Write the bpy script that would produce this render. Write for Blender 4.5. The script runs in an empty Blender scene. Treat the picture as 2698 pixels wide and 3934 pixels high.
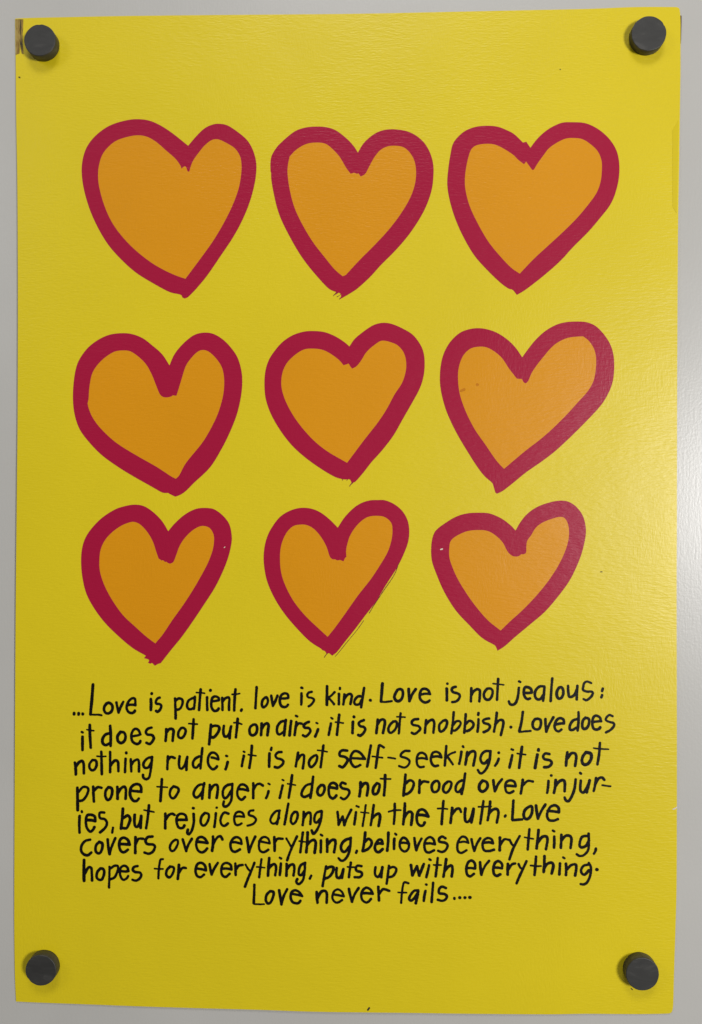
import bpy, bmesh, math, random
import numpy as np
from mathutils import Vector, Matrix
from mathutils.geometry import tessellate_polygon

# ---------------------------------------------------------------- camera, world, lamps, exposure
scene = bpy.context.scene
HGT = 1.5                                   # height of the middle of the poster above the floor, metres
# wall frame: X to the right, Y up, Z out of the wall; world = (X, -Z, HGT + Y)
A = np.array([[1, 0, 0], [0, 0, -1], [0, 1, 0.0]])
YAW, PITCH, ROLL = 0.02902528, -0.00734816, 0.00246113
CAM = np.array([0.02904015, 0.00607479, 0.72535354])
FPX, PW, PH = 3030.0, 2698.0, 3934.0        # focal length and size of the photograph in its own pixels


def rot(a, ax):
    c, s = math.cos(a), math.sin(a)
    return {'x': np.array([[1, 0, 0], [0, c, -s], [0, s, c]]), 'y': np.array([[c, 0, s], [0, 1, 0], [-s, 0, c]]),
            'z': np.array([[c, -s, 0], [s, c, 0], [0, 0, 1.0]])}[ax]


MROT = rot(YAW, 'y') @ rot(PITCH, 'x') @ rot(ROLL, 'z')


def to_world(p):
    q = A @ np.array(p, float)
    return Vector((q[0], q[1], q[2] + HGT))


cam_data = bpy.data.cameras.new('camera')
cam = bpy.data.objects.new('camera', cam_data)
scene.collection.objects.link(cam)
mw = Matrix([list(r) for r in (A @ MROT)]).to_4x4()
mw.translation = to_world(CAM)
cam.matrix_world = mw
cam_data.sensor_fit = 'VERTICAL'
cam_data.sensor_height = 24.0
cam_data.lens = 24.0 * FPX / PH
cam_data.clip_start = 0.01
cam_data.clip_end = 100.0
scene.camera = cam
scene.render.resolution_x, scene.render.resolution_y = 702, 1024

world = bpy.data.worlds.new('World')
scene.world = world
world.use_nodes = True
bg = world.node_tree.nodes['Background']
bg.inputs['Color'].default_value = (1.0, 0.985, 0.95, 1)
bg.inputs['Strength'].default_value = 0.10


def area(name, pos, aim, sx, sy, power, col):
    ld = bpy.data.lights.new(name, 'AREA')
    ld.shape = 'RECTANGLE'; ld.size = sx; ld.size_y = sy; ld.energy = power; ld.color = col
    o = bpy.data.objects.new(name, ld)
    scene.collection.objects.link(o)
    o.location = to_world(pos)
    o.rotation_euler = (to_world(aim) - to_world(pos)).to_track_quat('-Z', 'Y').to_euler()
    return o


# a bright lamp panel to the right of the poster, and the ceiling panels above and behind the camera
area('side_lamp', (1.80, 0.03, 2.55), (0.1, 0.0, 0.0), 0.62, 0.62, 63.0, (1.0, 0.98, 0.95))
area('ceiling_lamp', (0.0, 2.9, 2.2), (0.0, 0.0, 0.0), 1.3, 0.9, 36.0, (1.0, 0.985, 0.955))
area('far_lamp', (-1.9, 1.3, 1.6), (0.0, 0.0, 0.0), 0.8, 0.8, 7.0, (0.97, 0.98, 1.0))

scene.view_settings.view_transform = 'Standard'
scene.view_settings.look = 'None'
scene.view_settings.exposure = 0.08
scene.view_settings.gamma = 1.0
scene.view_settings.use_curve_mapping = False

# ---------------------------------------------------------------- geometry helpers


def bulge(X, Y):
    """distance of the sheet's face from the wall: held at the corners, lifting a little along its free edges"""
    u = X / 0.304; v = Y / 0.457
    a = np.clip(1 - v * v, 0, 1)
    b = np.clip(1 - u * u, 0, 1)
    z = 0.0011 + 0.0021 * a * np.exp(-((u + 1.0) / 0.5) ** 2) + 0.0016 * a * np.exp(-((u - 1.0) / 0.45) ** 2)
    z = z + 0.0011 * b * np.exp(-((v - 1.0) / 0.3) ** 2) + 0.0012 * b * np.exp(-((v + 1.0) / 0.3) ** 2)
    z = z + 0.0006 * a * b * (1 + np.sin(2.1 * u + 3.7 * v + 0.6) * 0.6 + 0.4 * np.sin(5.0 * u - 2.6 * v))
    return z


def pix_to_wall(x, y, off=0.0, flat=None):
    """where the sight line through a measured point of the photograph meets the sheet (or the plane Z = flat)"""
    x = np.asarray(x, float); y = np.asarray(y, float)
    d = np.stack([(x - PW / 2) / FPX, -(y - PH / 2) / FPX, -np.ones_like(x)], -1) @ MROT.T
    Z = np.full(x.shape, 0.001 if flat is None else flat)
    for _ in range(1 if flat is not None else 5):
        t = (Z - CAM[2]) / d[..., 2]
        X = CAM[0] + t * d[..., 0]; Y = CAM[1] + t * d[..., 1]
        if flat is None:
            Z = bulge(X, Y) + off
    return X, Y, Z


def link(o, parent=None):
    scene.collection.objects.link(o)
    if parent is not None:
        o.parent = parent
    return o


BASE = (0.0, -0.457, 0.0)                   # the poster's base: middle of its lower edge, on the wall


def wall_mesh(name, P, faces, mat, parent, label=None, smooth=True):
    """P in wall coordinates -> object under a parent that stands at BASE"""
    P = np.asarray(P, float) - np.array(BASE)
    Q = P @ A.T
    me = bpy.data.meshes.new(name)
    me.from_pydata(Q.tolist(), [], faces)
    me.materials.append(mat)
    me.update()
    if smooth:
        me.polygons.foreach_set('use_smooth', [True] * len(me.polygons))
    o = bpy.data.objects.new(name, me)
    link(o, parent)
    if label:
        o['label'] = label
    return o


def parse(s):
    pts, cor = [], []
    for tok in s.split():
        c = tok.endswith('*')
        a, b = tok.rstrip('*').split(',')
        pts.append((float(a), float(b))); cor.append(c)
    return np.array(pts), cor


def cr(p0, p1, p2, p3, n):
    t = np.linspace(0, 1, n, endpoint=False)[:, None]
    return 0.5 * ((2 * p1) + (-p0 + p2) * t + (2 * p0 - 5 * p1 + 4 * p2 - p3) * t ** 2 + (-p0 + 3 * p1 - 3 * p2 + p3) * t ** 3)


def smooth_path(pts, cor, closed, n=6):
    N = len(pts)
    out = []
    rng = range(N) if closed else range(N - 1)
    for i in rng:
        p1, p2 = pts[i], pts[(i + 1) % N]
        if cor[i] or (not closed and i == 0):
            p0 = p1 + (p1 - p2) * 0.5
        else:
            p0 = pts[i - 1]
        j = (i + 1) % N
        if cor[j] or (not closed and j == N - 1):
            p3 = p2 + (p2 - p1) * 0.5
        else:
            p3 = pts[(i + 2) % N]
        # limit overshoot where a short span meets a long one
        L = np.linalg.norm(p2 - p1)
        v0 = p1 - p0; l0 = np.linalg.norm(v0)
        v3 = p3 - p2; l3 = np.linalg.norm(v3)
        if l0 > 1.6 * L: p0 = p1 - v0 * (1.6 * L / l0)
        if l3 > 1.6 * L: p3 = p2 + v3 * (1.6 * L / l3)
        out.append(cr(p0, p1, p2, p3, n))
    out = np.concatenate(out)
    if not closed:
        out = np.concatenate([out, pts[-1:]])
    return out


GRID = 0.02


def poly_mesh(name, rings, off, mat, parent, label=None, thick=0.0):
    """rings: outlines in the photograph's pixels; filled, cut along a fine grid and laid on the sheet"""
    W = []
    for r in rings:
        X, Y, Z = pix_to_wall(r[:, 0], r[:, 1], off)
        W.append([Vector((a, b, 0)) for a, b in zip(X, Y)])
    tris = tessellate_polygon(W)
    flat = [v for r in W for v in r]
    bm = bmesh.new()
    vs = [bm.verts.new(v) for v in flat]
    for t in tris:
        try:
            bm.faces.new([vs[i] for i in t])
        except ValueError:
            pass
    xs = [v.x for v in flat]; ys = [v.y for v in flat]
    for ax, lo, hi in ((0, min(xs), max(xs)), (1, min(ys), max(ys))):
        k = math.ceil(lo / GRID)
        while k * GRID < hi:
            co = [0, 0, 0]; no = [0, 0, 0]
            co[ax] = k * GRID; no[ax] = 1
            bmesh.ops.bisect_plane(bm, geom=bm.verts[:] + bm.edges[:] + bm.faces[:], dist=1e-7, plane_co=co, plane_no=no)
            k += 1
    bmesh.ops.recalc_face_normals(bm, faces=bm.faces)
    bm.verts.ensure_lookup_table()
    bm.verts.index_update()
    P = np.array([v.co[:] for v in bm.verts])
    P[:, 2] = bulge(P[:, 0], P[:, 1]) + off
    faces = []
    for f in bm.faces:
        idx = [v.index for v in f.verts]
        if f.normal.z < 0: idx.reverse()
        faces.append(idx)
    bm.free()
    o = wall_mesh(name, P, faces, mat, parent, label)
    if thick:
        m = o.modifiers.new('thickness', 'SOLIDIFY'); m.thickness = thick; m.offset = -1
        e = o.modifiers.new('crisp_edge', 'EDGE_SPLIT'); e.split_angle = math.radians(40)
    return o


def ink_mesh(name, strokes, off, mat, parent, label=None, step=1.3):
    """brush strokes (photo pixels, radius per point) merged into one blob of ink by marching squares"""
    allp = np.concatenate([s[0] for s in strokes]); rm = max(s[1].max() for s in strokes) + 3 * step
    x0, y0 = allp.min(0) - rm; x1, y1 = allp.max(0) + rm
    nx = int((x1 - x0) / step) + 2; ny = int((y1 - y0) / step) + 2
    F = np.full((ny, nx), 1e3)
    for P, R in strokes:
        for i in range(len(P) - 1):
            a, b, ra, rb = P[i], P[i + 1], R[i], R[i + 1]
            m = max(ra, rb) + 2.5 * step
            i0 = max(0, int((min(a[0], b[0]) - m - x0) / step)); i1 = min(nx, int((max(a[0], b[0]) + m - x0) / step) + 2)
            j0 = max(0, int((min(a[1], b[1]) - m - y0) / step)); j1 = min(ny, int((max(a[1], b[1]) + m - y0) / step) + 2)
            gx = x0 + np.arange(i0, i1) * step; gy = (y0 + np.arange(j0, j1) * step)[:, None]
            d = b - a; L = d @ d + 1e-9
            t = np.clip(((gx - a[0]) * d[0] + (gy - a[1]) * d[1]) / L, 0, 1)
            D = np.hypot(gx - a[0] - t * d[0], gy - a[1] - t * d[1]) - (ra + t * (rb - ra))
            sub = F[j0:j1, i0:i1]
            np.minimum(sub, D, out=sub)
    # slight raggedness of ink on embossed paper
    gx = x0 + np.arange(nx) * step; gy = (y0 + np.arange(ny) * step)[:, None]
    F = F + 0.28 * np.sin(gx * 0.31 + 1.7 * np.sin(gy * 0.11)) * np.sin(gy * 0.37 + gx * 0.05) + 0.2 * np.sin(gx * 0.9 + gy * 0.7)
    ins = F < 0
    verts, vid, faces = [], {}, []

    def gv(j, i):
        k = (j, i)
        if k not in vid:
            vid[k] = len(verts); verts.append((x0 + i * step, y0 + j * step))
        return vid[k]

    def ev(j, i, j2, i2):
        if (j2, i2) < (j, i): j, i, j2, i2 = j2, i2, j, i
        k = (j, i, j2, i2)
        if k not in vid:
            t = F[j, i] / (F[j, i] - F[j2, i2])
            vid[k] = len(verts); verts.append((x0 + (i + t * (i2 - i)) * step, y0 + (j + t * (j2 - j)) * step))
        return vid[k]
    cnt = ins[:-1, :-1].astype(int) + ins[1:, :-1] + ins[:-1, 1:] + ins[1:, 1:]
    full = cnt == 4
    # inside cells: join runs along a row where rows above/below are full too (keeps the mesh light)
    for j, i in zip(*np.nonzero(full)):
        faces.append((gv(j, i), gv(j + 1, i), gv(j + 1, i + 1), gv(j, i + 1)))
    for j, i in zip(*np.nonzero((cnt > 0) & (cnt < 4))):
        c = [(j, i), (j + 1, i), (j + 1, i + 1), (j, i + 1)]
        poly = []
        for k in range(4):
            a, b = c[k], c[(k + 1) % 4]
            if ins[a]: poly.append(gv(*a))
            if ins[a] != ins[b]: poly.append(ev(*a, *b))
        if len(poly) > 2: faces.append(tuple(poly))
    V = np.array(verts)
    X, Y, Z = pix_to_wall(V[:, 0], V[:, 1], off)
    return wall_mesh(name, np.stack([X, Y, Z], 1), faces, mat, parent, label)


S = 1594.0 / 700.0
rnd = random.Random(4)


def stroke_list(text, ox, oy):
    """'w22 x,y x,y; x,y x,y' in enlarged-view units -> [(points, radii)] in photo pixels"""
    out = []; w = 22.0
    for st in text.split(';'):
        toks = st.split()
        if not toks: continue
        if toks[0][0] == 'w':
            w = float(toks[0][1:]); toks = toks[1:]
        p, c = parse(' '.join(toks))
        P = smooth_path(p, c, False, 5) if len(p) > 2 else np.array([p[0] + (p[1] - p[0]) * t for t in np.linspace(0, 1, 5)])
        ph = rnd.random() * 6; ph2 = rnd.random() * 6
        s = np.linspace(0, 1, len(P))
        R = w / 2 * 1.13 * (1 + 0.05 * np.sin(s * 5 + ph) + 0.03 * np.sin(s * 13 + ph2))
        out.append((P / S + np.array([ox, oy]), R / S))
    return out


# ---------------------------------------------------------------- materials


def nodes_of(m):
    m.use_nodes = True
    nt = m.node_tree
    return nt, nt.nodes, nt.links, nt.nodes['Principled BSDF']


def paper_relief(nt, strength=1.0):
    """linen-like embossing of the card: short horizontal ridges, crossed by upright ones in loose patches"""
    N, L = nt.nodes, nt.links
    tc = N.new('ShaderNodeTexCoord')

    def noise(sx, sz, scale, detail=2.0, rough=0.55, dist=0.0):
        mp = N.new('ShaderNodeMapping'); mp.inputs['Scale'].default_value = (sx, 1, sz)
        nn = N.new('ShaderNodeTexNoise'); nn.inputs['Scale'].default_value = scale
        nn.inputs['Detail'].default_value = detail; nn.inputs['Roughness'].default_value = rough
        nn.inputs['Distortion'].default_value = dist
        L.new(tc.outputs['Object'], mp.inputs[0]); L.new(mp.outputs[0], nn.inputs['Vector'])
        return nn
    hor = noise(0.26, 1.0, 600, 2.0, 0.5, 0.25)
    ver = noise(1.0, 0.33, 580, 2.0, 0.5, 0.25)
    msk = noise(1, 1, 9, 2.0)
    rp = N.new('ShaderNodeValToRGB'); rp.color_ramp.elements[0].position = 0.50; rp.color_ramp.elements[1].position = 0.70
    L.new(msk.outputs['Fac'], rp.inputs[0])
    mx = N.new('ShaderNodeMix'); mx.data_type = 'FLOAT'
    L.new(rp.outputs[0], mx.inputs[0]); L.new(hor.outputs['Fac'], mx.inputs[2]); L.new(ver.outputs['Fac'], mx.inputs[3])
    b1 = N.new('ShaderNodeBump'); b1.inputs['Strength'].default_value = strength; b1.inputs['Distance'].default_value = 0.00022
    L.new(mx.outputs[0], b1.inputs['Height'])
    wv = noise(1, 1, 14, 2.0)
    b2 = N.new('ShaderNodeBump'); b2.inputs['Strength'].default_value = 0.5; b2.inputs['Distance'].default_value = 0.0012
    L.new(wv.outputs['Fac'], b2.inputs['Height']); L.new(b1.outputs[0], b2.inputs['Normal'])
    return tc, b2, hor


def print_mat(name, col, rough, var=0.05, relief=1.0, spec=0.5):
    m = bpy.data.materials.new(name)
    nt, N, L, bs = nodes_of(m)
    tc, bump, hor = paper_relief(nt, relief)
    L.new(bump.outputs[0], bs.inputs['Normal'])
    n1 = N.new('ShaderNodeTexNoise'); n1.inputs['Scale'].default_value = 900; n1.inputs['Detail'].default_value = 3
    L.new(tc.outputs['Object'], n1.inputs['Vector'])
    n2 = N.new('ShaderNodeTexNoise'); n2.inputs['Scale'].default_value = 7; n2.inputs['Detail'].default_value = 4
    L.new(tc.outputs['Object'], n2.inputs['Vector'])
    ad = N.new('ShaderNodeMath'); ad.operation = 'ADD'; L.new(n1.outputs['Fac'], ad.inputs[0]); L.new(n2.outputs['Fac'], ad.inputs[1])
    mr = N.new('ShaderNodeMapRange'); mr.inputs[1].default_value = 0.6; mr.inputs[2].default_value = 1.4
    mr.inputs[3].default_value = 1 - var; mr.inputs[4].default_value = 1 + var
    L.new(ad.outputs[0], mr.inputs[0])
    mu = N.new('ShaderNodeMix'); mu.data_type = 'RGBA'; mu.blend_type = 'MULTIPLY'; mu.inputs[0].default_value = 1.0
    mu.inputs[6].default_value = (*col, 1)
    cb = N.new('ShaderNodeCombineColor')
    for k in range(3): L.new(mr.outputs[0], cb.inputs[k])
    L.new(cb.outputs[0], mu.inputs[7]); L.new(mu.outputs[2], bs.inputs['Base Color'])
    bs.inputs['Roughness'].default_value = rough
    bs.inputs['Specular IOR Level'].default_value = spec
    return m


M_YELLOW = print_mat('yellow_card', (0.725, 0.572, 0.009), 0.37)
M_ORANGE = print_mat('orange_ink', (0.71, 0.293, 0.003), 0.34, 0.05, 1.0, 0.42)
M_RED = print_mat('crimson_ink', (0.375, 0.005, 0.043), 0.34, 0.04, 1.0, 0.36)
M_BLACK = print_mat('black_ink', (0.003, 0.002, 0.002), 0.45, 0.04, 0.8, 0.22)
M_DARKRED = print_mat('thin_red_ink', (0.16, 0.012, 0.02), 0.45)
M_STAIN = print_mat('brown_stain', (0.55, 0.19, 0.003), 0.5, spec=0.2)
M_SOOT = print_mat('dark_speck', (0.03, 0.02, 0.008), 0.6)
M_CHIP = print_mat('bare_paper', (0.72, 0.62, 0.5), 0.6)


def wall_mat():
    m = bpy.data.materials.new('wall_paint')
    nt, N, L, bs = nodes_of(m)
    tc = N.new('ShaderNodeTexCoord')

    def noise(s, sc, det=3.0, ro=0.55):
        mp = N.new('ShaderNodeMapping'); mp.inputs['Scale'].default_value = s
        nn = N.new('ShaderNodeTexNoise'); nn.inputs['Scale'].default_value = sc; nn.inputs['Detail'].default_value = det
        nn.inputs['Roughness'].default_value = ro
        L.new(tc.outputs['Object'], mp.inputs[0]); L.new(mp.outputs[0], nn.inputs['Vector'])
        return nn
    a = noise((1, 1, 1), 420, 3.0)
    v = noise((1, 1, 0.2), 520, 2.0)
    mk = noise((1, 1, 1), 12, 1.0)
    mx = N.new('ShaderNodeMix'); mx.data_type = 'FLOAT'
    L.new(mk.outputs['Fac'], mx.inputs[0]); L.new(a.outputs['Fac'], mx.inputs[2]); L.new(v.outputs['Fac'], mx.inputs[3])
    b = N.new('ShaderNodeBump'); b.inputs['Strength'].default_value = 1.0; b.inputs['Distance'].default_value = 0.00014
    L.new(mx.outputs[0], b.inputs['Height']); L.new(b.outputs[0], bs.inputs['Normal'])
    big = noise((1, 1, 1), 5, 4.0)
    cr_ = N.new('ShaderNodeValToRGB')
    cr_.color_ramp.elements[0].position = 0.3; cr_.color_ramp.elements[1].position = 0.7
    cr_.color_ramp.elements[0].color = (0.49, 0.482, 0.462, 1); cr_.color_ramp.elements[1].color = (0.525, 0.517, 0.497, 1)
    L.new(big.outputs['Fac'], cr_.inputs[0]); L.new(cr_.outputs[0], bs.inputs['Base Color'])
    bs.inputs['Roughness'].default_value = 0.31
    bs.inputs['Specular IOR Level'].default_value = 0.5
    return m


def magnet_mat():
    m = bpy.data.materials.new('ferrite')
    nt, N, L, bs = nodes_of(m)
    tc = N.new('ShaderNodeTexCoord')
    sc = N.new('ShaderNodeTexNoise'); sc.inputs['Scale'].default_value = 90; sc.inputs['Detail'].default_value = 6; sc.inputs['Distortion'].default_value = 1.2
    mp = N.new('ShaderNodeMapping'); mp.inputs['Scale'].default_value = (0.5, 1, 1.6); mp.inputs['Rotation'].default_value = (0, 0.5, 0)
    L.new(tc.outputs['Object'], mp.inputs[0]); L.new(mp.outputs[0], sc.inputs['Vector'])
    oi = N.new('ShaderNodeObjectInfo')
    off = N.new('ShaderNodeVectorMath'); off.operation = 'SCALE'; off.inputs[0].default_value = (3, 5, 7)
    L.new(oi.outputs['Random'], off.inputs['Scale']); L.new(off.outputs[0], mp.inputs['Location'])
    r = N.new('ShaderNodeValToRGB')
    r.color_ramp.elements[0].position = 0.35; r.color_ramp.elements[0].color = (0.028, 0.0275, 0.0265, 1)
    r.color_ramp.elements[1].position = 0.72; r.color_ramp.elements[1].color = (0.058, 0.056, 0.053, 1)
    e = r.color_ramp.elements.new(0.6); e.color = (0.036, 0.0355, 0.034, 1)
    L.new(sc.outputs['Fac'], r.inputs[0]); L.new(r.outputs[0], bs.inputs['Base Color'])
    fn = N.new('ShaderNodeTexNoise'); fn.inputs['Scale'].default_value = 1500; fn.inputs['Detail'].default_value = 2
    L.new(tc.outputs['Object'], fn.inputs['Vector'])
    b = N.new('ShaderNodeBump'); b.inputs['Strength'].default_value = 0.5; b.inputs['Distance'].default_value = 0.0001
    L.new(fn.outputs['Fac'], b.inputs['Height']); L.new(b.outputs[0], bs.inputs['Normal'])
    bs.inputs['Roughness'].default_value = 0.5
    return m


def tape_mat(name, c0, c1, rough, dirt):
    m = bpy.data.materials.new(name)
    nt, N, L, bs = nodes_of(m)
    tc = N.new('ShaderNodeTexCoord')
    mp = N.new('ShaderNodeMapping'); mp.inputs['Scale'].default_value = (1, 1, 0.25)
    L.new(tc.outputs['Object'], mp.inputs[0])
    n = N.new('ShaderNodeTexNoise'); n.inputs['Scale'].default_value = dirt; n.inputs['Detail'].default_value = 4
    L.new(mp.outputs[0], n.inputs['Vector'])
    r = N.new('ShaderNodeValToRGB')
    r.color_ramp.elements[0].position = 0.38; r.color_ramp.elements[0].color = (*c0, 1)
    r.color_ramp.elements[1].position = 0.6; r.color_ramp.elements[1].color = (*c1, 1)
    L.new(n.outputs['Fac'], r.inputs[0]); L.new(r.outputs[0], bs.inputs['Base Color'])
    bs.inputs['Roughness'].default_value = rough
    return m


M_WALL = wall_mat()
M_MAG = magnet_mat()
M_TAPE = tape_mat('aged_tape', (0.22, 0.13, 0.02), (0.40, 0.28, 0.07), 0.35, 500)
M_TAPE_EDGE = tape_mat('tape_grime', (0.04, 0.025, 0.006), (0.34, 0.22, 0.025), 0.5, 600)
M_CLEAR = print_mat('clear_tape', (0.67, 0.525, 0.009), 0.36, 0.02, 0.5, 0.35)
M_BACK = tape_mat('brown_tape', (0.05, 0.022, 0.012), (0.08, 0.04, 0.02), 0.5, 300)

# ---------------------------------------------------------------- the wall
me = bpy.data.meshes.new('wall')
bm = bmesh.new()
bmesh.ops.create_cube(bm, size=1.0)
bmesh.ops.scale(bm, vec=(3.0, 0.1, 3.0), verts=bm.verts)
bm.to_mesh(me); bm.free()
me.materials.append(M_WALL)
wall = bpy.data.objects.new('wall', me)
wall.location = (0, 0.05, 1.5)
wall['kind'] = 'structure'
link(wall)

# ---------------------------------------------------------------- the poster and its sheet
poster = bpy.data.objects.new('poster', None)
poster.location = to_world(BASE)
poster['label'] = 'yellow poster with nine crimson and orange hearts above handwritten black text'
poster['category'] = 'poster'
link(poster)

EDGE = ('59,71* 140,68 240,66 500,61 900,57 1350,53 1700,46 2025,39 2260,34 2408,28 2500,26.5 2600,27* 2611,34 '
        '2615,80 2615,150 2615,280 2613,400 2610,620 2606,830 2604,1100 2603,1300 2602,1500 2601,2000 2600,2300 '
        '2601,2800 2601,3100 2600,3400 2596,3560 2592,3680 2590,3750 2587,3860 2584,3882 2578,3891 2568,3894 '
        '2480,3896 2390,3896 2250,3895 2106,3897 1800,3895 1600,3892 1416,3890 1200,3887 1000,3880 780,3874 '
        '550,3867 340,3859 150,3852 62,3848* 58,3760 56,3650 55,3500 56,3200 58,2800 61,2300 64,2000 66,1800 '
        '68,1600 69,1200 68,850 66,650 62,420 60.5,250 59.5,150')
p, c = parse(EDGE)
ring = smooth_path(p, c, True, 4)
poly_mesh('sheet', [ring], 0.0, M_YELLOW, poster, thick=0.00035)

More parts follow.
